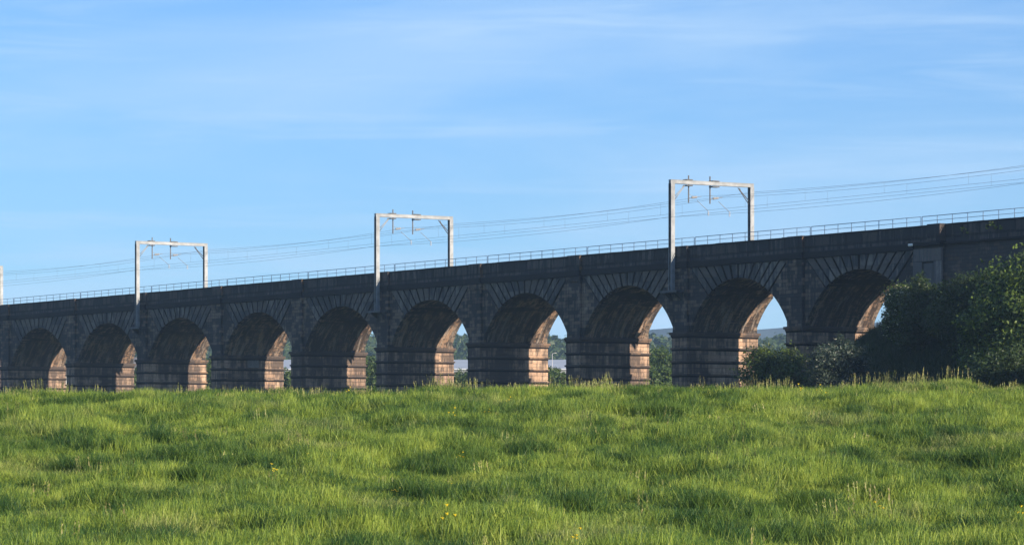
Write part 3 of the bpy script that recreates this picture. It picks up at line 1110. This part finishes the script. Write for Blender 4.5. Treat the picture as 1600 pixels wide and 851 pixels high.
# white houses at the far left
for (pxa, pxb, yt, yb, Y, lab) in ((94, 106, 574, 597, 600, 'white gabled house seen through the leftmost arch opening'),
                                   (205, 217, 564, 577, 640, 'white house seen through the second arch opening from the left')):
    X, w = span(pxa, pxb, Y)
    zg = float(ground(X, Y))
    ht = up(yt, Y) - zg
    ho = tag(empty('white_house', (X, Y, zg)), lab, 'house', 'white houses beyond the arches')
    hw = w / 2 + 3
    MB().box(-hw, w / 2, 0, 8, -0.5, ht * 0.85).build('wall', M['white'], ho)
    m = MB()
    m.hexa([(-hw - .3, -.3, ht * .85), (w / 2 + .3, -.3, ht * .85), (w / 2 + .3, 8.3, ht * .85), (-hw - .3, 8.3, ht * .85),
            (-hw - .3, 3.7, ht * 1.1), (w / 2 + .3, 3.7, ht * 1.1), (w / 2 + .3, 4.3, ht * 1.1), (-hw - .3, 4.3, ht * 1.1)])
    m.build('roof', M['slate'], ho)
    for xx in (-hw + 1.2, -hw + 3.0):
        MB().box(xx - .5, xx + .5, -0.04, 0.03, ht * .5, ht * .7).build('window', M['glass'], ho)

# slender lamp post by the warehouse
Yl = 660.0
Xl = at(863, Yl)
zl = float(ground(Xl, Yl))
lp = tag(empty('lamp_post', (Xl, Yl, zl)), 'slender pale lamp post in front of the warehouse roof', 'lamp post')
hl = up(552, Yl) - zl
MB().tube((0, 0, -0.3), (0, 0, hl), 0.07, 8, 0.05).build('pole', M['ceramic'], lp)
MB().tube((0, 0, hl), (0.5, 0, hl + 0.1), 0.04, 6).box(0.4, 0.8, -0.1, 0.1, hl + 0.06, hl + 0.16).build('lamp_head', M['ceramic'], lp)

# woods on the rising land: one mass of crowns
r = np.random.default_rng(77)
V, Fc, off = [], [], 0


def wood_tree(X, Y, h_, w_, n, leaf):
    global off
    zb = float(ground(X, Y))
    L = np.array([(0, 0, h_ * .5, w_ * .42, w_ * .42, h_ * .42), (w_ * .2, 0, h_ * .72, w_ * .28, w_ * .28, h_ * .25), (-w_ * .22, 0, h_ * .62, w_ * .28, w_ * .28, h_ * .25)])
    v, f = leaves(r, L, n, leaf, per=14)
    V.append(v + np.array([X, Y, zb]))
    Fc.append(f + off)
    off += len(v)


for k in range(300):
    Y = r.uniform(790, 900)
    wood_tree(at(r.uniform(60, 1300), Y), Y, r.uniform(6, 9.5), r.uniform(6, 10), 190, 0.7)
for k in range(420):
    Y = r.uniform(1250, 1620)
    X = at(r.uniform(40, 1320), Y)
    if vnoise(np.array(X * 0.012), np.array(Y * 0.006), 21) > 0.36:
        wood_tree(X, Y, r.uniform(7, 12), r.uniform(9, 14), 110, 1.2)
wd = np_mesh('distant_wood', np.concatenate(V), np.concatenate(Fc), M['wood'])
tag(wd, 'hazy green woodland on the rising land beyond the arches', 'woodland', kind='stuff')

# ------------------------------------------------------------------ grass
def tuft(name, seed, n, h0, h1, rad, width, lean, mat, heads=0, petal=False):
    r = np.random.default_rng(seed)
    p = r.normal(size=(n, 2)) * rad * 0.5
    hh = r.uniform(h0, h1, n)
    a = r.random(n) * 2 * math.pi
    out = np.stack([np.cos(a), np.sin(a)], 1)
    le = lean * hh * (0.3 + r.random(n))
    wa = r.random(n) * 2 * math.pi
    wd_ = np.stack([np.cos(wa), np.sin(wa)], 1) * (width * (0.6 + 0.8 * r.random(n)))[:, None]
    V = np.zeros((n, 7, 3))
    for j, (tz, tl, tw) in enumerate(((0, 0, 1.0), (0.45, 0.22, 0.85), (0.8, 0.62, 0.5))):
        c = p + out * (le * tl)[:, None]
        V[:, 2 * j, :2] = c - wd_ * tw * 0.5
        V[:, 2 * j + 1, :2] = c + wd_ * tw * 0.5
        V[:, 2 * j:2 * j + 2, 2] = (hh * tz)[:, None]
    V[:, 6, :2] = p + out * le[:, None]
    V[:, 6, 2] = hh * (1 - 0.25 * lean)
    V[:, 0:2, 2] = -0.05
    b = (np.arange(n) * 7)[:, None]
    q1 = np.concatenate([b + [0, 1, 3, 2], b + [2, 3, 5, 4]])
    tri = b + [4, 5, 6]
    verts = [V.reshape(-1, 3)]
    off = n * 7
    mi = [np.zeros(len(q1) + len(tri), int)]
    faces = [q1, tri]
    if heads:                          # nodding seed heads on tall stalks, or open flowers
        hv, hf = [], []
        for k in range(heads):
            x, y = r.normal(size=2) * rad * 0.5
            H = r.uniform(h1 * 0.9, h1 * 1.4) if not petal else r.uniform(h1 * 0.8, h1 * 1.15)
            dx, dy = r.normal(size=2) * 0.07
            w = 0.004
            o = off + len(hv)
            hv += [(x - w, y, 0), (x + w, y, 0), (x + dx + w, y + dy, H), (x + dx - w, y + dy, H)]
            hf.append((o, o + 1, o + 2, o + 3))
            if petal:
                for m in range(5):
                    an = m * 1.257
                    o = off + len(hv)
                    c_ = (x + dx, y + dy, H)
                    hv += [c_, (c_[0] + math.cos(an - .5) * .022, c_[1] + math.sin(an - .5) * .022, H + .018),
                           (c_[0] + math.cos(an) * .034, c_[1] + math.sin(an) * .034, H + .024),
                           (c_[0] + math.cos(an + .5) * .022, c_[1] + math.sin(an + .5) * .022, H + .018)]
                    hf.append((o, o + 1, o + 2, o + 3))
            else:
                for m in range(9):
                    zz = H - 0.01 - m * 0.017
                    an = r.random() * 6.28
                    L_ = 0.007 + 0.005 * (m % 4)
                    o = off + len(hv)
                    f_ = 1 - m * 0.017 / H
                    cx_, cy_ = x + dx * f_, y + dy * f_
                    hv += [(cx_, cy_, zz), (cx_ + math.cos(an) * L_ + .006, cy_ + math.sin(an) * L_, zz + .022), (cx_ + math.cos(an) * L_, cy_ + math.sin(an) * L_, zz + .034), (cx_ - .006, cy_, zz + .02)]
                    hf.append((o, o + 1, o + 2, o + 3))
        verts.append(np.array(hv))
        faces.append(np.array(hf))
        mi.append(np.tile(np.array([0] + [1] * (5 if petal else 9)), heads))
    o = np_mesh(name, np.concatenate(verts), faces, mat if heads else mat[0])
    o.data.polygons.foreach_set('material_index', np.concatenate(mi).astype(np.int32))
    C.objects.unlink(o)
    return o


def scatter(name, pts, rots, scl, kinds, protos, label, cat):
    col = bpy.data.collections.new(name + '_blades')
    for p in protos:
        col.objects.link(p)
    me = bpy.data.meshes.new(name)
    me.vertices.add(len(pts))
    me.vertices.foreach_set('co', np.asarray(pts, np.float32).ravel())
    for an, dt, arr in (('rot', 'FLOAT_VECTOR', rots), ('scl', 'FLOAT_VECTOR', scl), ('kind_index', 'INT', kinds)):
        at_ = me.attributes.new(an, dt, 'POINT')
        at_.data.foreach_set('vector' if dt == 'FLOAT_VECTOR' else 'value', np.asarray(arr, np.float32 if dt != 'INT' else np.int32).ravel())
    o = bpy.data.objects.new(name, me)
    C.objects.link(o)
    ng = bpy.data.node_groups.new(name + '_nodes', 'GeometryNodeTree')
    ng.interface.new_socket('Geometry', in_out='INPUT', socket_type='NodeSocketGeometry')
    ng.interface.new_socket('Geometry', in_out='OUTPUT', socket_type='NodeSocketGeometry')
    N = ng.nodes
    gi, go = N.new('NodeGroupInput'), N.new('NodeGroupOutput')
    ci = N.new('GeometryNodeCollectionInfo')
    ci.inputs['Collection'].default_value = col
    ci.inputs['Separate Children'].default_value = True
    ci.inputs['Reset Children'].default_value = True
    ip = N.new('GeometryNodeInstanceOnPoints')
    ip.inputs['Pick Instance'].default_value = True

    def attr(nm, dt):
        a = N.new('GeometryNodeInputNamedAttribute')
        a.data_type = dt
        a.inputs['Name'].default_value = nm
        return [s for s in a.outputs if s.enabled and s.name == 'Attribute'][0]
    ng.links.new(gi.outputs[0], ip.inputs['Points'])
    ng.links.new(ci.outputs[0], ip.inputs['Instance'])
    ng.links.new(attr('kind_index', 'INT'), ip.inputs['Instance Index'])
    ng.links.new(attr('rot', 'FLOAT_VECTOR'), ip.inputs['Rotation'])
    ng.links.new(attr('scl', 'FLOAT_VECTOR'), ip.inputs['Scale'])
    ng.links.new(ip.outputs[0], go.inputs[0])
    md = o.modifiers.new('scatter', 'NODES')
    md.node_group = ng
    tag(o, label, cat, kind='stuff')
    return o


gm = [M['grass'], M['straw']]
protos = [tuft('a_tuft', 1, 80, 0.12, 0.29, 0.28, 0.0085, 0.5, gm),
          tuft('b_tuft', 2, 80, 0.15, 0.34, 0.28, 0.0085, 0.65, gm),
          tuft('c_tuft', 3, 70, 0.10, 0.26, 0.30, 0.009, 0.9, gm),
          tuft('d_tussock', 4, 120, 0.22, 0.48, 0.30, 0.009, 0.75, [M['tussock'], M['straw']]),
          tuft('e_seed', 5, 60, 0.16, 0.34, 0.28, 0.0085, 0.55, gm, 5),
          tuft('f_flower', 6, 60, 0.12, 0.30, 0.28, 0.0085, 0.55, [M['grass'], M['petal']], 4, True)]
r = np.random.default_rng(5)


def field_pts(y0, y1, dens, margin):
    A = (y1 - y0) * 2 * (0.15 * y1 + margin)
    n = int(A * dens)
    y = r.uniform(y0, y1, n)
    x = r.uniform(-1, 1, n) * (0.15 * y1 + margin)
    k = np.abs(x) < 0.15 * y + margin
    return x[k], y[k]


xa, ya = field_pts(44, 84, 23, 9)
xb, yb = field_pts(84, 130, 18, 9)
x, y = np.concatenate([xa, xb]), np.concatenate([ya, yb])
n = len(x)
tus = vnoise(x * 0.55 + 40, y * 0.30, 31) * 0.6 + vnoise(x * 1.5, y * 0.8, 32) * 0.4
hsc = 0.64 + 0.8 * sstep((tus - 0.35) / 0.4)
kinds = r.choice(3, n, p=[0.4, 0.35, 0.25])
kinds = np.where((tus > 0.60) & (r.random(n) < 0.75), 1, kinds)
clump = vnoise(x * 0.95 + 11, y * 0.42, 41) * 0.62 + vnoise(x * 2.4, y * 1.1, 42) * 0.38
kinds = np.where((clump > 0.70) & (r.random(n) < 0.8), 3, kinds)
hsc = np.where(kinds == 3, 0.95 + 0.25 * r.random(n), hsc * np.where(tus > 0.6, 1.2, 1.05))
seedp = 0.003 + 0.08 * sstep((y - 106) / 9) * (0.35 + 1.3 * (vnoise(x * 0.35, y * 0.1, 37) > 0.5))
kinds = np.where(r.random(n) < seedp, 4, kinds)
flp = 0.0006 + 0.004 * (vnoise(x * 0.25 + 7, y * 0.15, 34) > 0.70)
kinds = np.where(r.random(n) < flp, 5, kinds)
pts = np.stack([x, y, ground(x, y) - 0.01], 1)
rots = np.stack([r.normal(size=n) * 0.10 + 0.02, r.normal(size=n) * 0.10 + 0.06, r.random(n) * 6.283], 1)
sc = hsc * (0.8 + 0.4 * r.random(n))
scl = np.stack([0.9 + 0.3 * r.random(n), 0.9 + 0.3 * r.random(n), sc], 1)
scatter('meadow_grass', pts, rots, scl, kinds, protos, 'long bright green meadow grass with seed heads and buttercups', 'grass')

# rough grass on the shaded bank
n = 16000
s = r.uniform(S_AB - 24, S_AB + 45, n)
d = r.uniform(-34, -0.8, n)
P = np.stack([ORG.x + TX * s + NX * d, ORG.y + TY * s + NY * d], 1)
kk = emb(P[:, 0], P[:, 1]) > ground(P[:, 0], P[:, 1]) - 1.0
P = P[kk]
n = len(P)
protos2 = [tuft('a_bank_tuft', 21, 60, 0.25, 0.6, 0.5, 0.03, 0.7, [M['bank']]), tuft('b_bank_tuft', 22, 60, 0.3, 0.75, 0.5, 0.03, 0.8, [M['bank']])]
scatter('bank_grass', np.stack([P[:, 0], P[:, 1], ground(P[:, 0], P[:, 1])], 1), np.stack([r.normal(size=n) * .1, r.normal(size=n) * .1, r.random(n) * 6.28], 1),
        np.stack([np.ones(n), np.ones(n), 0.7 + 0.6 * r.random(n)], 1), r.integers(0, 2, n), protos2,
        'rough dark grass on the shaded bank below the abutment', 'grass')

# ------------------------------------------------------------------ air
hz = NT('air')
pv = hz.n('ShaderNodeVolumePrincipled')
pv.inputs['Color'].default_value = (0.42, 0.66, 1.0, 1)
pv.inputs['Density'].default_value = 0.00010
pv.inputs['Anisotropy'].default_value = 0.0
hz.l(pv.outputs[0], hz.out.inputs['Volume'])
hb = MB().box(-2700, 2700, -450, 4700, -6, 128).build('haze', hz.m)
tag(hb, 'thin bluish summer haze filling the valley', 'haze', kind='stuff')

# ------------------------------------------------------------------ light
EL = math.radians(12.8)
AZ = math.radians(8.3)
sx = TX * math.cos(AZ) + NX * math.sin(AZ)
sy = TY * math.cos(AZ) + NY * math.sin(AZ)
sun_v = Vector((sx * math.cos(EL), sy * math.cos(EL), math.sin(EL)))
ld = bpy.data.lights.new('sun', 'SUN')
ld.energy = 5.0
ld.angle = math.radians(0.5)
ld.color = (1.0, 0.84, 0.66)
lo = bpy.data.objects.new('sun', ld)
C.objects.link(lo)
lo.rotation_euler = sun_v.to_track_quat('Z', 'Y').to_euler()
lo.location = (60, -60, 60)

w = bpy.data.worlds.new('World')
SC.world = w
w.use_nodes = True
nt = w.node_tree
nt.nodes.clear()
out = nt.nodes.new('ShaderNodeOutputWorld')
bg = nt.nodes.new('ShaderNodeBackground')
sky = nt.nodes.new('ShaderNodeTexSky')
sky.sky_type = 'NISHITA'
sky.sun_disc = False
sky.sun_elevation = EL
sky.sun_rotation = math.atan2(sx, sy)
sky.altitude = 100
sky.air_density = 1.0
sky.dust_density = 0.0
sky.ozone_density = 5.0
bg.inputs['Strength'].default_value = 0.056
# thin cirrus, laid out by direction in the sky
tc = nt.nodes.new('ShaderNodeTexCoord')


def wn(typ, **kw):
    nd = nt.nodes.new(typ)
    for k_, v_ in kw.items():
        setattr(nd, k_, v_)
    return nd


def cirrus(scale, rot, nscale, lo_, hi_, amt, seed):
    mp = wn('ShaderNodeMapping')
    nt.links.new(tc.outputs['Generated'], mp.inputs[0])
    mp.inputs['Scale'].default_value = scale
    mp.inputs['Rotation'].default_value = rot
    mp.inputs['Location'].default_value = (seed, seed * 0.7, 0)
    ns = wn('ShaderNodeTexNoise')
    nt.links.new(mp.outputs[0], ns.inputs['Vector'])
    ns.inputs['Scale'].default_value = nscale
    ns.inputs['Detail'].default_value = 5
    ns.inputs['Roughness'].default_value = 0.55
    ns.inputs['Distortion'].default_value = 0.5
    mr = wn('ShaderNodeMapRange', interpolation_type='SMOOTHSTEP')
    nt.links.new(ns.outputs['Fac'], mr.inputs[0])
    mr.inputs[1].default_value = lo_
    mr.inputs[2].default_value = hi_
    mr.inputs[4].default_value = amt
    return mr.outputs[0]


c1 = cirrus((1.0, 1.0, 6.0), (0, math.radians(6), 0), 5.0, 0.36, 0.68, 0.36, 5.3)
c2 = cirrus((1.0, 1.0, 13.0), (0, math.radians(5), 0), 9.0, 0.48, 0.75, 0.30, 1.7)
ad = wn('ShaderNodeMath', operation='ADD', use_clamp=True)
nt.links.new(c1, ad.inputs[0])
nt.links.new(c2, ad.inputs[1])
mx = wn('ShaderNodeMix', data_type='RGBA')
veil = wn('ShaderNodeMath', operation='ADD', use_clamp=True)
veil.inputs[1].default_value = 0.17
nt.links.new(ad.outputs[0], veil.inputs[0])
nt.links.new(veil.outputs[0], mx.inputs[0])
tint = wn('ShaderNodeMix', data_type='RGBA', blend_type='MULTIPLY')
tint.inputs[0].default_value = 1.0
nt.links.new(sky.outputs[0], tint.inputs[6])
tint.inputs[7].default_value = (0.80, 1.03, 1.36, 1)
nt.links.new(tint.outputs[2], mx.inputs[6])
mx.inputs[7].default_value = (4.6, 6.4, 8.6, 1)
nt.links.new(mx.outputs[2], bg.inputs['Color'])
nt.links.new(bg.outputs[0], out.inputs['Surface'])

# ------------------------------------------------------------------ camera
cd = bpy.data.cameras.new('camera')
cam = bpy.data.objects.new('camera', cd)
C.objects.link(cam)
cam.location = (0, 0, EYE)
cam.rotation_euler = (math.radians(90), 0, 0)
cd.sensor_width = 36
cd.lens = 36 * F
cd.shift_y = (HY - 425.5) / 1600.0
cd.clip_start = 0.5
cd.clip_end = 20000
SC.camera = cam

SC.view_settings.view_transform = 'Standard'
SC.view_settings.look = 'None'
SC.view_settings.exposure = 1.1
SC.view_settings.gamma = 1.0
SC.cycles.max_bounces = 6
SC.cycles.diffuse_bounces = 3
SC.cycles.transmission_bounces = 4
SC.cycles.volume_bounces = 1
SC.cycles.use_denoising = True
